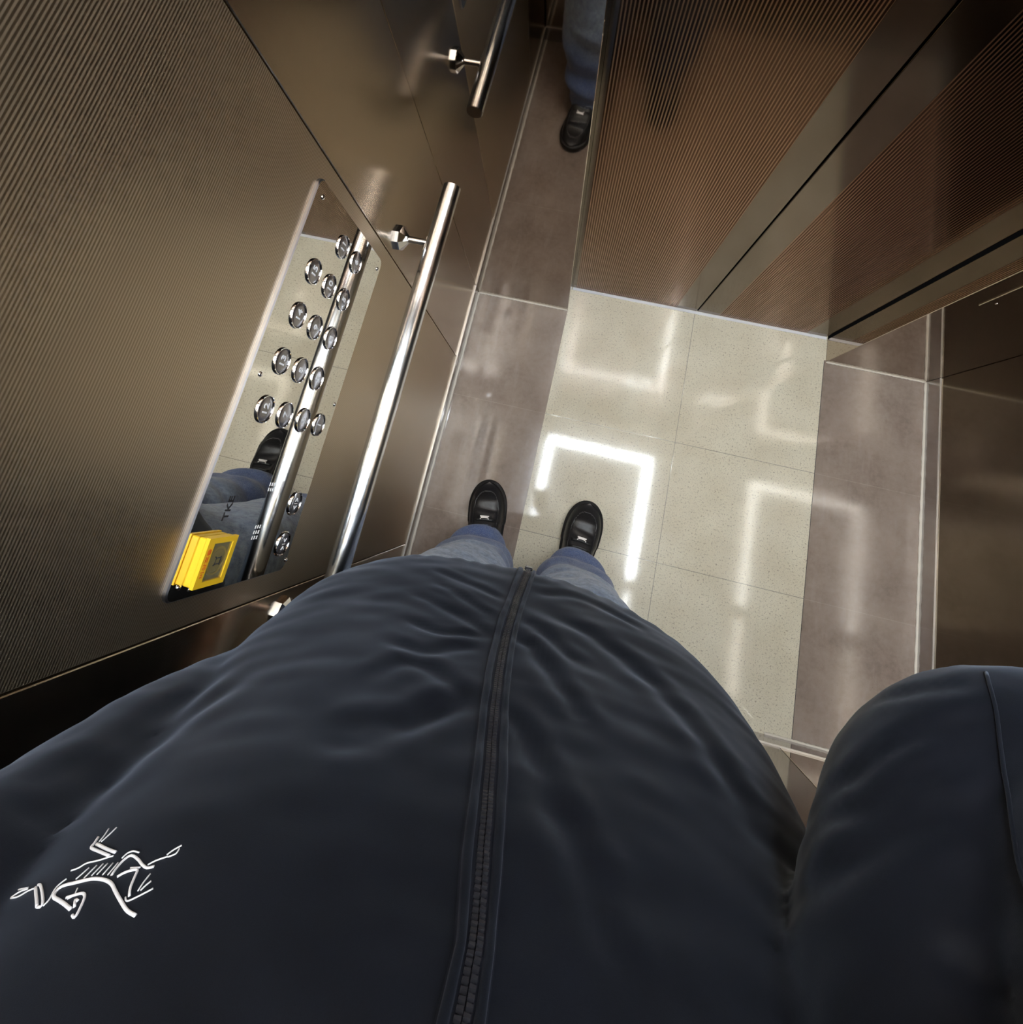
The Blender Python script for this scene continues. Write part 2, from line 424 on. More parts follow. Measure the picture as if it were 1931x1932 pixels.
for nm, yc, ny, zc, nz in (('speaker_slots', -.6940, 3, .8880, 3), ('microphone_slots', -.6378, 2, .8880, 3)):
    bm = bmesh.new()
    for i in range(ny):
        for k in range(nz):
            y = yc + (i - (ny - 1) / 2) * .0066; z = zc + (k - (nz - 1) / 2) * .0052
            box(bm, PX - .0003, PX + .0003, y - .0020, y + .0022, z - .0009, z + .0009)
    obj(nm, bm, 'white', t)
lg = text('maker_logo', 'TKE', .0160, on_left(PX + .0002, -.6620, .9650), .00012, 'black', t, scale=(.98, .85), bold=.0003)
# yellow emergency call cover
YX = .0145
c0, c1, d0, d1 = -.7405, -.6895, .9480, .9992      # y and z range
bm = B(PX, YX - .004, c0 + .001, c1 - .001, d0 + .001, d1 - .001, bev=.001)
yb = obj('emergency_call_cover', bm, 'yellow', t, autos=.6); yb['label'] = 'yellow emergency call button cover'
bm = bmesh.new(); wz0, wz1, wy0, wy1 = d0 + .007, d1 - .0110, c0 + .006, c1 - .006
for a in ((c0, c1, d0, wz0), (c0, c1, wz1, d1), (c0, wy0, wz0, wz1), (wy1, c1, wz0, wz1)): box(bm, YX - .004, YX, a[0], a[1], a[2], a[3])
obj('cover_frame', bm, 'yellow', yb)
obj('window_pane', B(YX - .0022, YX - .0014, wy0, wy1, wz0, wz1), 'clear', yb)
obj('backing', B(YX - .0045, YX - .0038, wy0, wy1, wz0, wz1), 'greypl', yb)
bm = bmesh.new(); yc, zc = (wy0 + wy1) / 2, (wz0 + wz1) / 2
lathe(bm, [(.0002, YX - .0026), (.0115, YX - .0026), (.0125, YX - .0032), (.0130, YX - .0018), (.0150, YX - .0018), (.0155, YX - .0038)], (0, yc, zc), (1, 0, 0), 40)
obj('call_button', bm, 'brass', yb, autos=.5)
bm = bmesh.new(); q = YX - .0009
for pts in ([(-.0032, -.004), (-.0032, .0035), (.0032, .0035), (.0032, -.004)], [(-.0045, -.0046), (.0045, -.0046)], [(-.0034, .0035), (-.0045, .0052)], [(.0034, .0035), (.0045, .0052)]):
    tube(bm, [(q, yc + a, zc + b) for a, b in pts], .0006, 6)
obj('bell_symbol', bm, 'black', yb)
text('cover_writing', '비상호출', .0068, on_left(YX + .00015, yc, d1 - .0062), .0001, 'orange', yb, scale=(1.2, .9), bold=.0001)
bm = bmesh.new()
for z in (d1 - .006, d1 - .0015):
    tube(bm, [(YX - .006, c0 - .0025, z - .002), (YX - .006, c0 + .0005, z - .002)], .0012, 10)
obj('hinge_pin', bm, 'edge', yb, smooth=True)

# ------------------------------------------------------------------ tall panel on the right front return (only its corner is in view)
t = empty('lift_wall_plate', (1.22, 0, .52)); tag(t, 'tall dark mirror plate with a corner screw on the panel right of the doors', 'wall plate')
bm = B(1.1365, 1.335, -.0024, 0, .515, 1.95, bev=.0011); obj('plate', bm, 'mirror', t)
bm = bmesh.new(); lathe(bm, [(.003, 0), (.0028, .001), (.0004, .0018)], (1.1550, -.0022, .5370), (0, -1, 0), 16); obj('screw', bm, 'chrome', t, smooth=True)

# ================================================================== THE PERSON
person = empty('person', (.335, -.80, 0))
tag(person, 'person in dark zipped jacket, faded blue jeans and black shoes, right arm raised', 'person')
def from_eval(o):
    bpy.context.view_layer.update()
    me = bpy.data.meshes.new_from_object(o.evaluated_get(bpy.context.evaluated_depsgraph_get()))
    bm = bmesh.new(); bm.from_mesh(me); bpy.data.meshes.remove(me)
    old = o.data; bpy.data.objects.remove(o); bpy.data.meshes.remove(old); return bm
def fuse(bm, voxel, smooth=6, fac=.5):
    """one continuous skin around overlapping closed pieces"""
    o = _obj('tmp', bm)
    r = o.modifiers.new('r', 'REMESH'); r.mode = 'VOXEL'; r.voxel_size = voxel
    s = o.modifiers.new('s', 'SMOOTH'); s.iterations = smooth; s.factor = fac
    return from_eval(o)
def loft(bm, rings, seg=72, close=True):
    """rings: (z, cx, cy, a, front, back, n[, tiltx]) super-ellipse sections"""
    R = []
    for z, cx, cy, a, bf, bb, n in rings:
        r = []
        for k in range(seg):
            t = 2 * PI * k / seg; c, s = math.cos(t), math.sin(t)
            x = math.copysign(abs(c) ** (2 / n), c) * a; y = math.copysign(abs(s) ** (2 / n), s) * (bf if s > 0 else bb)
            r.append(bm.verts.new((cx + x, cy + y, z)))
        R.append(r)
    for i in range(len(R) - 1):
        for k in range(seg): bm.faces.new((R[i][k], R[i][(k + 1) % seg], R[i + 1][(k + 1) % seg], R[i + 1][k]))
    if close: bm.faces.new(R[0][::-1]); bm.faces.new(R[-1])
    return bm
def bez(pts, n):
    """smooth interpolation (Catmull-Rom) through tuples"""
    P = [pts[0]] + list(pts) + [pts[-1]]; out = []
    for i in range(1, len(P) - 2):
        for k in range(n):
            t = k / n
            out.append(tuple(.5 * ((2 * b) + (c - a) * t + (2 * a - 5 * b + 4 * c - d) * t * t + (3 * b - a - 3 * c + d) * t ** 3) for a, b, c, d in zip(P[i - 1], P[i], P[i + 1], P[i + 2])))
    out.append(tuple(pts[-1])); return out

# ---- jacket
TORSO = [  # z, cx, cy, half width, front, back, n
    (.775, .340, -.845, .255, .158, .130, 2.6), (.79, .340, -.845, .274, .170, .138, 2.6), (.84, .340, -.845, .290, .165, .145, 2.7),
    (.92, .345, -.850, .296, .155, .150, 2.7), (1.0, .348, -.855, .290, .145, .150, 2.6), (1.1, .350, -.860, .272, .135, .148, 2.5),
    (1.2, .342, -.865, .245, .125, .143, 2.4), (1.3, .342, -.872, .225, .110, .135, 2.3), (1.37, .342, -.880, .185, .090, .118, 2.2),
    (1.42, .342, -.885, .125, .075, .095, 2.1), (1.47, .342, -.885, .085, .080, .080, 2.0)]
def jacket_mesh():
    bm = bmesh.new(); loft(bm, bez(TORSO, 4))
    # left sleeve hangs beside the body, hand towards the rail
    tube(bm, bez([(.20, -.885, 1.375), (.125, -.878, 1.345), (.092, -.862, 1.22), (.086, -.850, 1.08), (.086, -.848, .96), (.088, -.862, .86)], 4),
         [r[0] for r in bez([(.075,), (.078,), (.070,), (.066,), (.060,), (.050,)], 4)], 28)
    # right sleeve: upper arm forward and out, forearm up to the phone
    tube(bm, bez([(.46, -.885, 1.37), (.53, -.870, 1.35), (.580, -.80, 1.26), (.628, -.725, 1.18), (.668, -.690, 1.17), (.675, -.695, 1.22), (.610, -.735, 1.34), (.520, -.745, 1.43)], 5),
         [r[0] for r in bez([(.075,), (.082,), (.084,), (.084,), (.084,), (.080,), (.074,), (.058,)], 5)], 28)
    return fuse(bm, .0050, 6)
JM = jacket_mesh()
def smoothstep(a, b, x):
    t = max(0, min(1, (x - a) / (b - a))); return t * t * (3 - 2 * t)
FOLDS = [   # creases pressed into the jacket: depth, half width, line on the body
    (0.0028, 0.009, [(0.2226, -0.6895, 0.8631), (0.2583, -0.6897, 0.8817), (0.2956, -0.6917, 0.9004), (0.3234, -0.6936, 0.9116)]),
    (0.003, 0.008, [(0.2399, -0.6953, 0.9029), (0.2675, -0.6973, 0.9232), (0.2956, -0.7006, 0.9458), (0.319, -0.703, 0.9598)]),
    (0.003, 0.009, [(0.2211, -0.7043, 0.9373), (0.2607, -0.7048, 0.9589), (0.2945, -0.7071, 0.9793), (0.3174, -0.7099, 0.9978)]),
    (0.003, 0.008, [(0.2335, -0.7143, 0.9948), (0.2675, -0.7143, 1.0133), (0.2931, -0.7121, 1.0074), (0.3128, -0.7108, 1.0033)]),
    (0.0034, 0.01, [(0.2332, -0.7224, 1.042), (0.2666, -0.7215, 1.0576), (0.2867, -0.7173, 1.0388), (0.3133, -0.714, 1.023)]),
    (0.004, 0.012, [(0.2394, -0.7329, 1.1125), (0.2557, -0.726, 1.0806), (0.2785, -0.7239, 1.0794), (0.3057, -0.7254, 1.0981), (0.3262, -0.7264, 1.1083)]),
    (0.005, 0.015, [(0.2427, -0.7424, 1.1781), (0.2613, -0.7367, 1.1568), (0.2865, -0.7331, 1.1458), (0.305, -0.7285, 1.1196), (0.3248, -0.7271, 1.1127)]),
    (0.004, 0.014, [(0.2386, -0.7448, 1.1877), (0.2616, -0.7405, 1.1809), (0.2813, -0.7355, 1.16), (0.3018, -0.7298, 1.128), (0.3233, -0.7258, 1.1039)]),
    (0.0045, 0.013, [(0.346, -0.7005, 0.9481), (0.3646, -0.7022, 0.9566), (0.387, -0.7077, 0.9849), (0.4113, -0.712, 1.005)]),
    (0.006, 0.013, [(0.3497, -0.7081, 0.989), (0.3614, -0.71, 0.9994), (0.3813, -0.7165, 1.04), (0.3991, -0.7219, 1.0737), (0.4073, -0.7258, 1.097)]),
    (0.006, 0.012, [(0.3504, -0.7257, 1.1044), (0.3628, -0.7291, 1.1277), (0.3761, -0.7337, 1.158), (0.3883, -0.7379, 1.1821), (0.4041, -0.7439, 1.2092), (0.4204, -0.7509, 1.236)]),
    (0.006, 0.018, [(0.3595, -0.694, 0.9142), (0.4083, -0.6968, 0.9241), (0.4577, -0.7071, 0.9593), (0.496, -0.7225, 1.0122), (0.5209, -0.739, 1.0736), (0.5322, -0.7526, 1.1209)]),
    (0.004, 0.012, [(0.3568, -0.6856, 0.8704), (0.4035, -0.6821, 0.8458), (0.4512, -0.686, 0.8478), (0.5008, -0.6982, 0.8739)]),
    (0.0045, 0.012, [(0.3625, -0.7342, 1.1633), (0.3875, -0.7416, 1.2029), (0.407, -0.7496, 1.2365), (0.4198, -0.7571, 1.2644)]),
    (0.004, 0.01, [(0.543, -0.7245, 1.1595), (0.5531, -0.6865, 1.1827), (0.5779, -0.6581, 1.1891), (0.602, -0.6409, 1.1963), (0.6204, -0.6293, 1.2005)]),
    (0.004, 0.01, [(0.5609, -0.7643, 1.1148), (0.5447, -0.6987, 1.1994), (0.5681, -0.672, 1.2053), (0.5944, -0.6517, 1.207), (0.6138, -0.6402, 1.2105)]),
    (0.0045, 0.012, [(0.5222, -0.7582, 1.185), (0.5317, -0.7195, 1.2158), (0.5577, -0.688, 1.2225), (0.5829, -0.6665, 1.2194)]),
    (0.005, 0.01, [(0.5508, -0.7116, 1.2621), (0.5551, -0.7134, 1.2709), (0.5618, -0.7149, 1.2803), (0.5643, -0.7147, 1.2841)]),
    (0.0025, 0.009, [(0.5874, -0.6532, 1.1418), (0.6059, -0.6313, 1.1641), (0.627, -0.6182, 1.1786)]),
    (0.004, 0.014, [(0.0861, -0.7927, 1.2208), (0.0944, -0.7905, 1.1864), (0.0972, -0.7869, 1.1236), (0.105, -0.7745, 1.0648)]),
    (0.005, 0.018, [(0.1016, -0.7941, 1.2392), (0.113, -0.7948, 1.203), (0.1209, -0.783, 1.1449), (0.1385, -0.7568, 1.0827)]),
]
ZIP = [(0.3425, -0.677, 0.8193), (0.3397, -0.6844, 0.8649), (0.3367, -0.6916, 0.9019), (0.336, -0.7005, 0.9481), (0.3347, -0.7085, 0.9907), (0.3355, -0.7153, 1.0333), (0.3367, -0.7207, 1.0699), (0.339, -0.7263, 1.1079), (0.3416, -0.7307, 1.1396), (0.3438, -0.7345, 1.1663), (0.3461, -0.7388, 1.1927), (0.348, -0.7428, 1.2145), (0.3496, -0.7465, 1.233), (0.3513, -0.7497, 1.2488), (0.3528, -0.7528, 1.2626), (0.3535, -0.7556, 1.2749), (0.3534, -0.7584, 1.2858), (0.3534, -0.761, 1.2956), (0.3529, -0.7619, 1.2987)]
WELT_L = [(0.3271, -0.6778, 0.8246), (0.3245, -0.6925, 0.9062), (0.3216, -0.7034, 0.9623), (0.3227, -0.7133, 1.0194), (0.324, -0.7205, 1.0676), (0.3271, -0.7261, 1.1062), (0.33, -0.7307, 1.1386), (0.333, -0.7353, 1.1707), (0.3352, -0.7396, 1.1968), (0.3368, -0.7442, 1.2217), (0.3384, -0.7478, 1.2395), (0.3418, -0.7519, 1.2591), (0.3442, -0.7557, 1.2756)]
WELT_R = [(0.3538, -0.6765, 0.8143), (0.3505, -0.6863, 0.8746), (0.3465, -0.6993, 0.9422), (0.3459, -0.7074, 0.9846), (0.3471, -0.7172, 1.0466), (0.3493, -0.7244, 1.0957), (0.3522, -0.7292, 1.1286), (0.3551, -0.7331, 1.1563), (0.3577, -0.7375, 1.1839), (0.3595, -0.7428, 1.2137), (0.3611, -0.7475, 1.2376), (0.3619, -0.7518, 1.2575), (0.3627, -0.7556, 1.2742)]
SEAM = [(0.6385, -0.6113, 1.1726), (0.6248, -0.6243, 1.1961), (0.6162, -0.6398, 1.2102), (0.6052, -0.6546, 1.2277), (0.5936, -0.6667, 1.2452), (0.5834, -0.6768, 1.2612), (0.5720, -0.6850, 1.2850)]
STITCH = [   # embroidered skeleton emblem on the chest: thread radius, line
    (0.00055, [(0.1411, -0.7994, 1.2651), (0.1454, -0.7972, 1.2662), (0.1484, -0.7949, 1.2653), (0.1517, -0.7927, 1.2654)]),
    (0.00055, [(0.1408, -0.7994, 1.2648), (0.1431, -0.7978, 1.2634), (0.147, -0.7954, 1.2639)]),
    (0.00055, [(0.1408, -0.7987, 1.2614), (0.1464, -0.7956, 1.2632)]),
    (0.001, [(0.151, -0.7931, 1.2651), (0.157, -0.7912, 1.2713), (0.1614, -0.79, 1.2759)]),
    (0.0009, [(0.1617, -0.7899, 1.2761), (0.1637, -0.7888, 1.2762), (0.1595, -0.7897, 1.2714), (0.153, -0.7918, 1.2651), (0.1511, -0.7928, 1.264)]),
    (0.00055, [(0.1642, -0.7886, 1.2764), (0.1645, -0.7878, 1.2742), (0.1625, -0.7874, 1.2696), (0.1627, -0.7866, 1.2672), (0.1637, -0.7857, 1.2656)]),
    (0.00115, [(0.1794, -0.7826, 1.2809), (0.1747, -0.7839, 1.2783), (0.1698, -0.7854, 1.2757), (0.1657, -0.7869, 1.2734), (0.1642, -0.7869, 1.2709), (0.1652, -0.7858, 1.269), (0.1699, -0.7834, 1.2688), (0.1746, -0.7811, 1.2685), (0.178, -0.7796, 1.2686), (0.1835, -0.7777, 1.27), (0.1886, -0.7764, 1.2724), (0.1933, -0.7756, 1.2759), (0.1998, -0.7747, 1.2804), (0.2053, -0.774, 1.2837), (0.2102, -0.7731, 1.2855)]),
    (0.00055, [(0.1619, -0.7855, 1.2616), (0.1645, -0.7839, 1.2611), (0.1664, -0.7825, 1.2594), (0.1713, -0.78, 1.2591), (0.175, -0.7781, 1.2583), (0.1769, -0.7772, 1.258)]),
    (0.001, [(0.1749, -0.778, 1.2577), (0.1673, -0.7805, 1.2541), (0.1608, -0.783, 1.2505), (0.16, -0.7828, 1.248), (0.1587, -0.7825, 1.2445)]),
    (0.0011, [(0.1765, -0.7769, 1.2563), (0.1697, -0.7791, 1.2533), (0.1618, -0.782, 1.2489)]),
    (0.00055, [(0.1619, -0.7816, 1.2476), (0.1613, -0.7811, 1.2443), (0.1598, -0.7808, 1.2401)]),
    (0.00055, [(0.1631, -0.7811, 1.2481), (0.1638, -0.7799, 1.2446), (0.1639, -0.7788, 1.2407)]),
    (0.00055, [(0.1824, -0.7754, 1.26), (0.1829, -0.7746, 1.2578), (0.185, -0.7736, 1.2571), (0.1886, -0.7725, 1.2582)]),
    (0.0009, [(0.1848, -0.7767, 1.2681), (0.1841, -0.776, 1.2649), (0.1841, -0.7751, 1.2613), (0.1859, -0.7738, 1.2592), (0.1912, -0.7726, 1.2618), (0.1952, -0.7719, 1.2645), (0.199, -0.7711, 1.2664), (0.2018, -0.7702, 1.2659)]),
    (0.00055, [(0.1981, -0.7711, 1.265), (0.2003, -0.7699, 1.2631), (0.2045, -0.7682, 1.2615)]),
    (0.00055, [(0.2034, -0.7683, 1.2607), (0.2048, -0.7673, 1.2584), (0.2071, -0.7661, 1.2565)]),
    (0.00055, [(0.2047, -0.7682, 1.2617), (0.2073, -0.7671, 1.2604), (0.2071, -0.7665, 1.258)]),
    (0.0009, [(0.1883, -0.7757, 1.2694), (0.1898, -0.7747, 1.2679), (0.1924, -0.7735, 1.2669), (0.1951, -0.7726, 1.267), (0.1964, -0.7728, 1.2695), (0.1987, -0.7734, 1.2748), (0.2012, -0.7736, 1.2782)]),
    (0.00055, [(0.1909, -0.7737, 1.2656), (0.1955, -0.7721, 1.2659)]),
    (0.00055, [(0.1998, -0.7741, 1.2785), (0.2011, -0.7741, 1.2797), (0.2027, -0.7736, 1.2798), (0.2063, -0.7719, 1.2776), (0.2092, -0.7705, 1.2755)]),
    (0.00055, [(0.2032, -0.7724, 1.2763), (0.2028, -0.7717, 1.273), (0.2028, -0.7707, 1.2693)]),
    (0.00055, [(0.2042, -0.7721, 1.2761), (0.2048, -0.7714, 1.2743), (0.2058, -0.7706, 1.2725)]),
    (0.0005, [(0.1687, -0.7835, 1.267), (0.1699, -0.7815, 1.2622)]),
    (0.0005, [(0.1723, -0.7818, 1.2673), (0.1728, -0.78, 1.2617)]),
    (0.0005, [(0.175, -0.7804, 1.2667), (0.1753, -0.7788, 1.2614)]),
    (0.0005, [(0.1772, -0.7794, 1.2667), (0.1774, -0.7779, 1.2616)]),
    (0.0005, [(0.1802, -0.7783, 1.2673), (0.18, -0.7769, 1.2619)]),
    (0.0005, [(0.1828, -0.7774, 1.2677), (0.1824, -0.776, 1.2621)]),
    (0.0009, [(0.1824, -0.7821, 1.2834), (0.1844, -0.7816, 1.2845), (0.1837, -0.7811, 1.2819), (0.1813, -0.7806, 1.2769), (0.1786, -0.7811, 1.2747), (0.1754, -0.7825, 1.2748), (0.1723, -0.7841, 1.2753)]),
    (0.0005, [(0.1752, -0.7826, 1.2746), (0.1737, -0.7824, 1.2718)]),
    (0.0009, [(0.1803, -0.782, 1.2802), (0.1777, -0.7821, 1.2771), (0.1794, -0.7816, 1.2778)]),
    (0.0005, [(0.1735, -0.7838, 1.2761), (0.1749, -0.7829, 1.2751)]),
]
def seg_dist(p, a, b):
    ab = b - a; t = max(0, min(1, (p - a).dot(ab) / max(ab.length_squared, 1e-12))); q = a + ab * t
    return (p - q).length, t
def wrinkle(bm):
    bm.normal_update(); base = [(v, v.co.copy(), v.normal.copy()) for v in bm.verts]; disp = [0.0] * len(base)
    for A, w_, pts in FOLDS:
        P = [Vector(p) for p in bez(pts, 4)]; n = len(P) - 1
        lo = Vector([min(p[i] for p in P) - 3.2 * w_ for i in range(3)]); hi = Vector([max(p[i] for p in P) + 3.2 * w_ for i in range(3)])
        for i, (v, co, no) in enumerate(base):
            if not (lo.x < co.x < hi.x and lo.z < co.z < hi.z and lo.y < co.y < hi.y): continue
            best = 9; bt = 0
            for k in range(n):
                d, t = seg_dist(co, P[k], P[k + 1])
                if d < best: best = d; bt = (k + t) / n
            u = best / w_
            if u < 3.2:
                fade = smoothstep(0, .18, bt) * smoothstep(1.0, .80, bt) * .85 + .15
                disp[i] += A * .44 * fade * (-math.exp(-u * u * 2.2) + .55 * math.exp(-(u - 1.35) ** 2 * 2.0))
    for i, (v, co, no) in enumerate(base):
        soft = .0030 * noise.noise(co * 11) + .0014 * noise.noise(Vector((co.x * 20, co.y * 20, co.z * 44)) + Vector((7, 3, 1)))
        hem = smoothstep(.835, .79, co.z) * (.0008 * math.sin(math.atan2(co.x - .34, co.y + .85) * 46 + 3 * noise.noise(co * 20)))
        v.co = co + no * (disp[i] + soft + hem)
    return bm
jacket = obj('jacket', wrinkle(JM), 'jacket', person, smooth=True)
def bvh_of(o):
    b = bmesh.new(); b.from_mesh(o.data); t = BVHTree.FromBMesh(b); b.free(); return t
JT = bvh_of(jacket)
def snap(p, off=0):
    q, n, _, _ = JT.find_nearest(Vector(p)); return q + n * off, n
def front(x, z, off=0):
    h = JT.ray_cast(Vector((x, -.3, z)), Vector((0, -1, 0))); return h[0] + h[1] * off, h[1]
def at_z(line, z):
    for a, b in zip(line, line[1:]):
        if a[2] <= z <= b[2]: return a[0] + (b[0] - a[0]) * (z - a[2]) / (b[2] - a[2])
    return line[0][0] if z < line[0][2] else line[-1][0]
def prepend(l, x0, xt): return [(x0, 0, .772)] + l + [(xt, 0, 1.44)]
ZL = prepend(ZIP, .3435, .350); WL = prepend(WELT_L, .3275, .336); WR = prepend(WELT_R, .3560, .364)
PROF = [(0, .0006, 1), (.035, .0004, 1), (.05, .0022, 1), (.08, .0034, 0), (.16, .0038, 0), (.245, .0032, 0), (.27, .0016, 1), (.30, .0004, 1), (.33, .0012, 1), (.37, .0012, 1), (.39, .0004, 1), (.5, .0006, 1), (.61, .0004, 1), (.63, .0012, 1), (.67, .0012, 1), (.70, .0004, 1), (.73, .0016, 1), (.755, .0032, 0), (.84, .0038, 0), (.92, .0034, 0), (.95, .0022, 1), (.965, .0004, 1), (1, .0006, 1)]
bm = bmesh.new(); rows = []; zs = [.776 + i * .0035 for i in range(int((1.43 - .776) / .0035))]
for z in zs:
    row = []
    for t, h, mi in PROF:
        l, r = at_z(WL, z), at_z(WR, z); c = at_z(ZL, z)
        x = l + (c - l) * t * 2 if t < .5 else c + (r - c) * (t - .5) * 2
        row.append(bm.verts.new(front(x, z, h)[0]))
    rows.append(row)
for a, b in zip(rows, rows[1:]):
    for k in range(len(PROF) - 1):
        f = bm.faces.new((a[k], a[k + 1], b[k + 1], b[k])); f.material_index = 1 if (PROF[k][2] or PROF[k + 1][2]) else 0
bmesh.ops.recalc_face_normals(bm, faces=bm.faces)
if sum(f.normal.y for f in bm.faces) < 0: bmesh.ops.reverse_faces(bm, faces=bm.faces[:])
obj('zipper_tape', bm, mats=['jacket', 'tape'], parent=jacket, smooth=True)
bm = bmesh.new(); z = .800; k = 0
while z < 1.425:
    c = at_z(ZL, z); s = -1 if k % 2 else 1
    p, n = front(c, z, .0018); side = Vector((1, 0, 0)); side = (side - n * side.dot(n)).normalized(); up = n.cross(side)
    t = bmesh.new(); bmesh.ops.create_cube(t, size=1)
    for v in t.verts:
        q = v.co.copy(); v.co = p + side * (s * .0017 + q.x * .0028) + up * (q.y * .0014 * (1.25 if q.x * s < 0 else .8)) + n * (q.z * .0022)
    merge(bm, t); z += .0015; k += 1
tt = obj('zipper_teeth', bm, 'teeth', jacket)
bm = bmesh.new(); p, n = front(.3435, .790, .004)
box(bm, -.0055, .0055, -.0022, .0022, -.009, .009, bev=.0015); bm.transform(Matrix.Translation(p)); obj('zipper_slider', bm, 'teeth', jacket)
bm = bmesh.new()
for r, pts in STITCH:
    P = bez(pts, 3) if len(pts) > 2 else [tuple(Vector(pts[0]).lerp(Vector(pts[1]), i / 4)) for i in range(5)]
    tube(bm, [snap(p, .0002)[0] for p in P], [(r * .62, r * .62)] * len(P), 8)
em = obj('embroidered_emblem', bm, 'thread', jacket, smooth=True); em['label'] = 'white embroidered skeleton emblem'
bm = bmesh.new(); P = bez(SEAM, 4); tube(bm, [snap(p, .0002)[0] for p in P], .0011, 8); obj('sleeve_seam', bm, 'jacket', jacket, smooth=True)

# ---- body (one continuous skin: head, neck, trunk, arms with fingers, legs)
def finger(bm, p, d1, l1, d2, l2, d3, l3, r):
    a = Vector(p); pts = [a - Vector(d1).normalized() * .012, a]
    for d, l in ((d1, l1), (d2, l2), (d3, l3)):
        a = a + Vector(d).normalized() * l; pts.append(a)
    tube(bm, pts, [r * 1.08, r * 1.05, r, r * .92, r * .78], 14)
    t = bmesh.new(); bmesh.ops.create_uvsphere(t, u_segments=12, v_segments=8, radius=r * .8, matrix=Matrix.Translation(pts[-1])); merge(bm, t)
def ball(bm, c, r, seg=24):
    t = bmesh.new(); bmesh.ops.create_uvsphere(t, u_segments=seg, v_segments=seg // 2, radius=1)
    for v in t.verts: v.co = Vector((c[0] + v.co.x * r[0], c[1] + v.co.y * r[1], c[2] + v.co.z * r[2]))
    merge(bm, t)
HX, HY, HZ = .342, -.825, 1.625
def body_mesh():
    bm = bmesh.new()
    loft(bm, bez([(.80, .335, -.86, .14, .08, .09, 2.3), (1.0, .340, -.865, .13, .075, .09, 2.2), (1.2, .342, -.870, .145, .08, .09, 2.2), (1.36, .342, -.880, .13, .055, .07, 2.1),
                  (1.44, .342, -.885, .062, .055, .058, 2), (1.50, .342, -.868, .056, .056, .056, 2), (1.56, .342, -.845, .054, .054, .056, 2)], 3), 32)
    for sx in (-1, 1):     # legs inside the jeans
        tube(bm, bez([(.335 + sx * .085, -.86, .82), (.335 + sx * .108, -.83, .50), (.335 + sx * .12, -.815, .12), (.335 + sx * .125, -.80, .06)], 3), [r[0] for r in bez([(.08,), (.055,), (.035,), (.035,)], 3)], 20)
    # left arm and hand resting on the rail
    tube(bm, bez([(.20, -.885, 1.36), (.125, -.878, 1.33), (.090, -.855, 1.08), (.088, -.862, .86), (.084, -.885, .80)], 4), [r[0] for r in bez([(.05,), (.05,), (.038,), (.026,), (.024,)], 4)], 20)
    ball(bm, (.076, -.875, .778), (.024, .040, .023))
    for i, (dx, l) in enumerate(((-.016, .8), (-.005, 1.0), (.006, 1.06), (.017, .95))):
        finger(bm, (.076 + dx, -.848, .778), (0, 1, -.1), .022 * l, (0, .6, -.75), .020 * l, (0, -.1, -1), .016 * l, .0075)
    finger(bm, (.098, -.880, .774), (.5, .7, -.4), .022, (.1, .7, -.7), .018, (-.2, .5, -.8), .014, .0085)
    # right arm up to the phone
    tube(bm, bez([(.46, -.885, 1.36), (.53, -.870, 1.34), (.628, -.725, 1.19), (.664, -.700, 1.19), (.610, -.735, 1.34), (.520, -.745, 1.43), (.475, -.742, 1.470)], 4), [r[0] for r in bez([(.05,), (.05,), (.042,), (.042,), (.034,), (.026,), (.024,)], 4)], 20)
    ball(bm, (.440, -.728, 1.495), (.034, .040, .024))
    for i, (dy, l) in enumerate(((.030, .9), (.011, 1.05), (-.008, 1.0), (-.026, .8))):
        finger(bm, (.425, -.728 + dy, 1.485), (-1, .1, .12), .026 * l, (-1, .05, .45), .020 * l, (-.7, 0, .7), .014 * l, .0078)
    finger(bm, (.445, -.705, 1.512), (-.5, .3, .75), .026, (-.85, .3, .35), .022, (-1, .2, -.05), .018, .0092)
    # head facing the door, chin dipped
    loft(bm, bez([(HZ - .125, HX, HY + .045, .022, .034, .03, 2), (HZ - .110, HX, HY + .035, .044, .050, .06, 2.1), (HZ - .07, HX, HY + .015, .060, .074, .075, 2.2), (HZ - .02, HX, HY + .005, .071, .088, .088, 2.2),
                  (HZ + .03, HX, HY, .076, .092, .098, 2.2), (HZ + .075, HX, HY - .004, .070, .080, .092, 2.1), (HZ + .105, HX, HY - .008, .048, .055, .066, 2), (HZ + .118, HX, HY - .010, .015, .018, .02, 2)], 4), 40)
    ball(bm, (HX, HY + .095, HZ - .030), (.013, .020, .014)); ball(bm, (HX, HY + .088, HZ - .012), (.008, .014, .026))   # nose
    ball(bm, (HX, HY + .080, HZ - .066), (.026, .012, .0065)); ball(bm, (HX, HY + .079, HZ - .076), (.022, .012, .0065))  # lips
    for sx in (-1, 1):
        ball(bm, (HX + sx * .075, HY - .006, HZ - .012), (.009, .020, .032)); ball(bm, (HX + sx * .030, HY + .074, HZ + .018), (.022, .014, .007))  # ears, brows
    return fuse(bm, .0045, 4, .5)
body = obj('body', body_mesh(), 'skin', person, smooth=True)
M['eye'] = mat('eye_white', (.75, .73, .70), .2); M['iris'] = mat('dark_iris', (.02, .012, .008), .15)
for sx in (-1, 1):
    bm = bmesh.new(); ball(bm, (HX + sx * .030, HY + .0745, HZ + .002), (.0125, .0125, .0095)); e = obj('eye', bm, 'eye', body, smooth=True)
    bm = bmesh.new(); ball(bm, (HX + sx * .030, HY + .0835, HZ), (.0055, .004, .0055)); obj('iris', bm, 'iris', body, smooth=True)
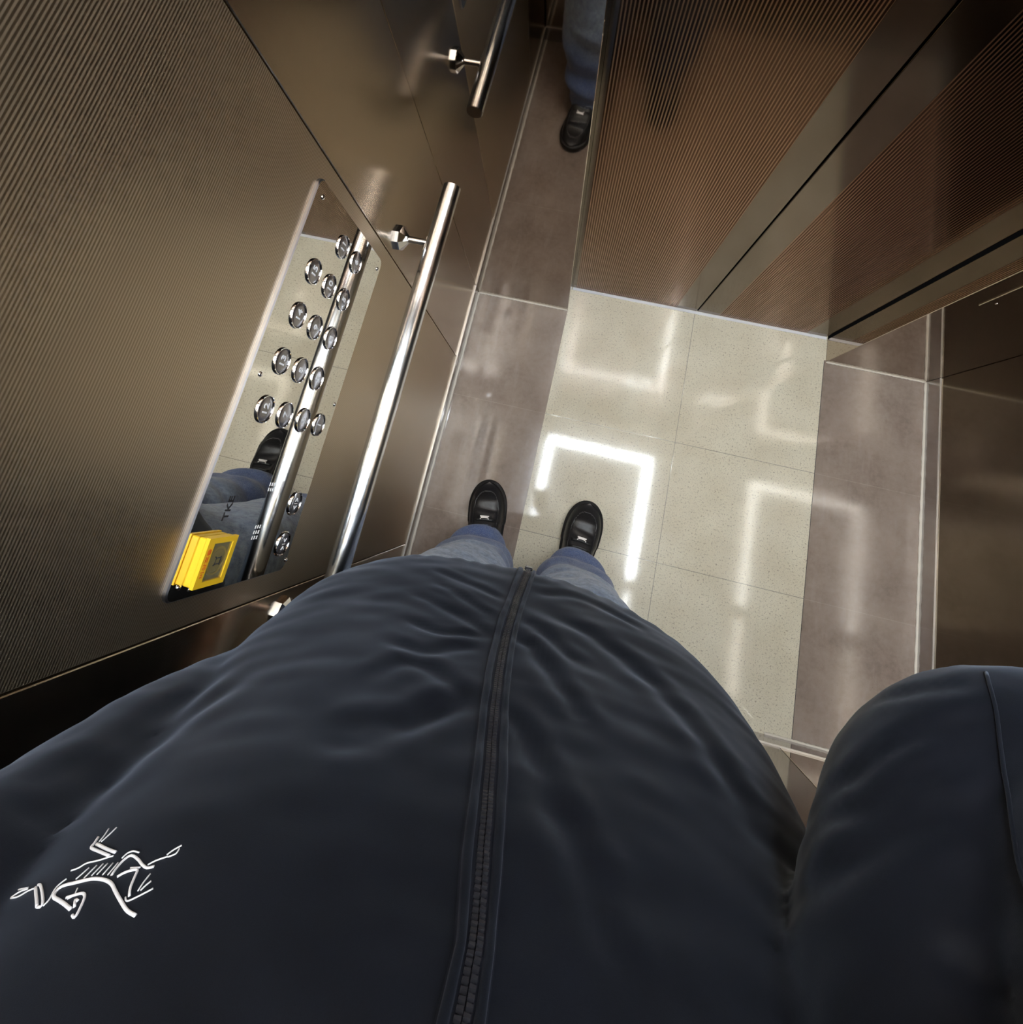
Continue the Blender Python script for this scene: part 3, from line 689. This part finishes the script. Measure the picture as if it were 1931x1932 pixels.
def hair_mesh():
    bm = bmesh.new()
    loft(bm, bez([(HZ - .055, HX, HY - .055, .062, .035, .045, 2.2), (HZ - .01, HX, HY - .040, .077, .045, .066, 2.3), (HZ + .03, HX, HY - .012, .085, .082, .094, 2.3), (HZ + .06, HX, HY - .004, .085, .098, .102, 2.3),
                  (HZ + .095, HX, HY - .004, .072, .084, .088, 2.2), (HZ + .123, HX, HY - .006, .045, .05, .055, 2), (HZ + .134, HX, HY - .008, .014, .015, .016, 2)], 4), 48)
    rnd = random.Random(3)
    for k in range(60):
        a = rnd.uniform(0, 2 * PI); q = rnd.uniform(.3, 1); c, s = math.cos(a), math.sin(a)
        p = Vector((HX + c * .08 * q, HY - .004 + s * .094 * q, HZ + .055 + .07 * math.sqrt(max(0, 1 - q * q))))
        tube(bm, [p, p + Vector((c * .012, s * .012 + .004, -.008)), p + Vector((c * .014, s * .014 + .006, -.024))], [.008, .006, .002], 8)
    bm = fuse(bm, .004, 2); bm.normal_update()
    for v in bm.verts: v.co += v.normal * (.0035 * noise.noise(Vector((v.co.x * 90, v.co.y * 40, v.co.z * 30))) + .004 * noise.noise(v.co * 22))
    return bm
obj('hair', hair_mesh(), 'hair', person, smooth=True)

# ---- jeans
def leg(bm, cx, cy0, ax, tw):
    R = []
    for z, dx, cy, a, bf, bb, n in bez([(.040, 0, -.765, .060, .070, .072, 2.2), (.060, 0, -.765, .064, .078, .075, 2.2), (.10, 0, -.766, .068, .082, .078, 2.2), (.16, 0, -.775, .080, .080, .078, 2.3), (.24, ax * .2, -.788, .094, .082, .080, 2.4),
                                        (.34, ax * .6, -.800, .104, .090, .085, 2.4), (.48, ax, -.808, .109, .095, .088, 2.4), (.62, ax, -.815, .108, .094, .090, 2.4), (.74, ax * .6, -.830, .110, .092, .092, 2.4), (.82, 0, -.845, .110, .085, .095, 2.4)], 5):
        R.append((z, cx + dx + tw * smoothstep(.5, .05, z), cy + cy0 * smoothstep(.5, .05, z), a, bf, bb, n))
    return loft(bm, R, 64)
def jeans_mesh():
    bm = bmesh.new(); leg(bm, .222, -.002, -.012, -.012); leg(bm, .452, -.004, .006, .004)
    loft(bm, [(.70, .336, -.845, .20, .085, .095, 2.6), (.80, .336, -.85, .19, .09, .10, 2.6), (.92, .336, -.855, .165, .08, .095, 2.4)], 64)
    bm = fuse(bm, .0058, 4)
    bm.normal_update()
    for v in bm.verts:      # folds of loose denim
        x, y, z = v.co; k = smoothstep(.05, .14, z) * smoothstep(.85, .6, z)
        cxl = .22 if x < .336 else .452; sgn = 1 if x < .336 else -1
        a = math.atan2(x - cxl, y + .80)
        d = .0065 * math.sin(z * 62 + a * 2.2 * sgn + 2 * noise.noise(v.co * 6)) * smoothstep(.45, .12, z)
        d += .004 * math.sin(z * 17 + a * 3.2 * sgn + 1.5) + .007 * noise.noise(v.co * 9) + .0040 * noise.noise(Vector((x * 16, y * 16, z * 30)))
        v.co += v.normal * d * k
    return bm
jeans = obj('jeans', jeans_mesh(), 'denim', person, smooth=True)

for cx, cy, tw in ((.210, -.767, 0), (.456, -.769, 0)):      # stitched hems over the shoes
    bm = bmesh.new(); P = []
    for k in range(49):
        t = 2 * PI * k / 48; P.append((cx + .0655 * math.cos(t), cy + .0795 * math.sin(t), .060 + .028 * math.sin(t)))
    tube(bm, P, [(.0022, .0085)] * 49, 10, caps=False); obj('stitched_hem', bm, 'hem', jeans, smooth=True)

# ---- shoes
def shoe(tip, ang, name_label):
    """low black leather trainer; local +y is the toe, origin under the toe tip"""
    rot = Matrix.Rotation(math.radians(ang), 4, 'Z'); T = Matrix.Translation((tip[0], tip[1], 0)) @ rot
    Lg = .300
    def halfw(s):   # s 0 at the heel, 1 at the toe; returns (inner, outer) half widths
        if s > .72: k = math.sqrt(max(0, 1 - ((s - .72) / .28) ** 2.3))
        elif s < .12: k = math.sqrt(max(0, 1 - ((.12 - s) / .12) ** 2.2))
        else: k = 1
        base = .040 + .0145 * smoothstep(.15, .72, s) - .002 * math.sin(s * PI) ** 2 * (s < .6)
        return k * base
    n = 96; S_ = [.5 - .5 * math.cos(PI * i / n) for i in range(n + 1)]
    def shell(off, z0, zf, bulge):
        bm = bmesh.new(); rings = []; m = 48
        for s in S_[1:-1]:
            w_ = max(halfw(s) + off, .001); zt = zf(s); y = -Lg + s * Lg + (s - .5) * 2 * max(off, -.02) * .9; ring = []
            for k in range(m + 1):
                t = PI * k / m; c, q = math.cos(t), math.sin(t)
                ring.append(bm.verts.new(T @ Vector((w_ * math.copysign(abs(c) ** bulge, c), y, z0 + (zt - z0) * q ** bulge))))
            rings.append(ring)
        for i in range(len(rings) - 1):
            for k in range(m): bm.faces.new((rings[i][k], rings[i][k + 1], rings[i + 1][k + 1], rings[i + 1][k]))
            bm.faces.new((rings[i][m], rings[i][0], rings[i + 1][0], rings[i + 1][m]))
        bm.faces.new(rings[0]); bm.faces.new(rings[-1][::-1]); bmesh.ops.recalc_face_normals(bm, faces=bm.faces)
        return bm
    top = lambda s: .030 + .034 * smoothstep(1.0, .80, s) + .030 * smoothstep(.80, .52, s) + .012 * smoothstep(.45, .2, s)
    bm = shell(-.0075, .022, top, .62)
    for v in bm.verts:      # creases across the vamp
        lc = T.inverted() @ v.co; s = (lc.y + Lg) / Lg; k = smoothstep(.62, .68, s) * smoothstep(.82, .74, s) * smoothstep(.04, .07, v.co.z)
        v.co.z -= k * .0008 * (1 + math.sin(lc.y * 300 + lc.x * 60))
    up = obj('shoe', bm, 'leather', person, smooth=True); up['label'] = name_label
    # toe overlay (mudguard) with a raised rim
    bm = shell(-.0055, .020, lambda s: top(s) * 1.0, .62)
    geom = [v for v in bm.verts]
    kill = []
    for v in geom:
        lc = T.inverted() @ v.co; s = (lc.y + Lg) / Lg
        wv = halfw(s); inner = abs(lc.x) < .032 * math.sqrt(max(0, 1 - (max(0, s - .72) / .17) ** 2.4))
        if s < .40 or (inner and v.co.z > .028): kill.append(v)
    bmesh.ops.delete(bm, geom=kill, context='VERTS')
    bmesh.ops.solidify(bm, geom=bm.faces[:], thickness=.0016)
    obj('toe_overlay', bm, 'leather', up, smooth=True)
    # sole
    bm = bmesh.new(); lo = []; hi = []; mid = []
    pts = [(halfw(s), s) for s in S_] + [(-halfw(s), s) for s in S_[1:-1][::-1]]
    levels = ((.000, -.003), (.003, 0), (.022, .001), (.026, -.0015))
    rr = []
    for z, off in levels:
        r = []
        for wv, s in pts:
            q = Vector((wv, -Lg + s * Lg, 0)); c = Vector((0, -Lg / 2, 0)); dirv = Vector((q.x * 2.6, q.y - c.y, 0)).normalized()
            r.append(bm.verts.new(T @ (q + dirv * off + Vector((0, 0, z)))))
        rr.append(r)
    k = len(pts)
    for i in range(len(rr) - 1):
        for j in range(k): bm.faces.new((rr[i][j], rr[i][(j + 1) % k], rr[i + 1][(j + 1) % k], rr[i + 1][j]))
    bm.faces.new(rr[0][::-1]); bm.faces.new(rr[-1]); bmesh.ops.recalc_face_normals(bm, faces=bm.faces)
    obj('sole', bm, 'rubber', up, smooth=True)
    # laces and the small metal lace tag
    def onshoe(x, y):
        s = (y + Lg) / Lg; return Vector((x, y, top(s) + .0035 - abs(x) ** 2 * 9))
    for i in range(4):
        y = -.108 - i * .017; bm = bmesh.new()
        tube(bm, [T @ onshoe(x, y + .002 * math.cos(x * 90)) for x in (-.027, -.018, -.009, 0, .009, .018, .027)], [(.0038, .0016)] * 7, 10)
        obj('lace', bm, 'rubber', up, smooth=True)
    bm = bmesh.new()
    for dy in (-.0033, .0033): box(bm, -.0125, .0125, dy - .0019, dy + .0019, -.001, .0010, bev=.0005)
    box(bm, -.0095, .0095, -.002, .002, -.0012, .0006)
    p = onshoe(0, -.1015); bm.transform(T @ Matrix.Translation(p + Vector((0, 0, .001))) @ Matrix.Rotation(math.radians(-20), 4, 'X'))
    g = obj('lace_tag', bm, 'tagm', up); g['label'] = 'small silver lace tag'
shoe((.181, -.569), 9, 'left black leather shoe')
shoe((.476, -.563), -5, 'right black leather shoe')

# ---- phone held above the picture's viewpoint
def rel(x, y, z): return CAM + RW.transposed() @ Vector((x, y, z))
ph = empty('smartphone', rel(0, -.05, .008)); tag(ph, 'black smartphone held level at chest height in the raised right hand', 'smartphone')
bm = bmesh.new(); box(bm, -.058, .016, -.128, .022, .004, .0118, bev=.0025); bm.transform(Matrix.Translation(CAM) @ RW.transposed().to_4x4())
obj('case', bm, 'rubber', ph)
bm = bmesh.new(); box(bm, -.055, .013, -.124, .018, .0118, .0122); bm.transform(Matrix.Translation(CAM) @ RW.transposed().to_4x4())
obj('screen', bm, 'black', ph)
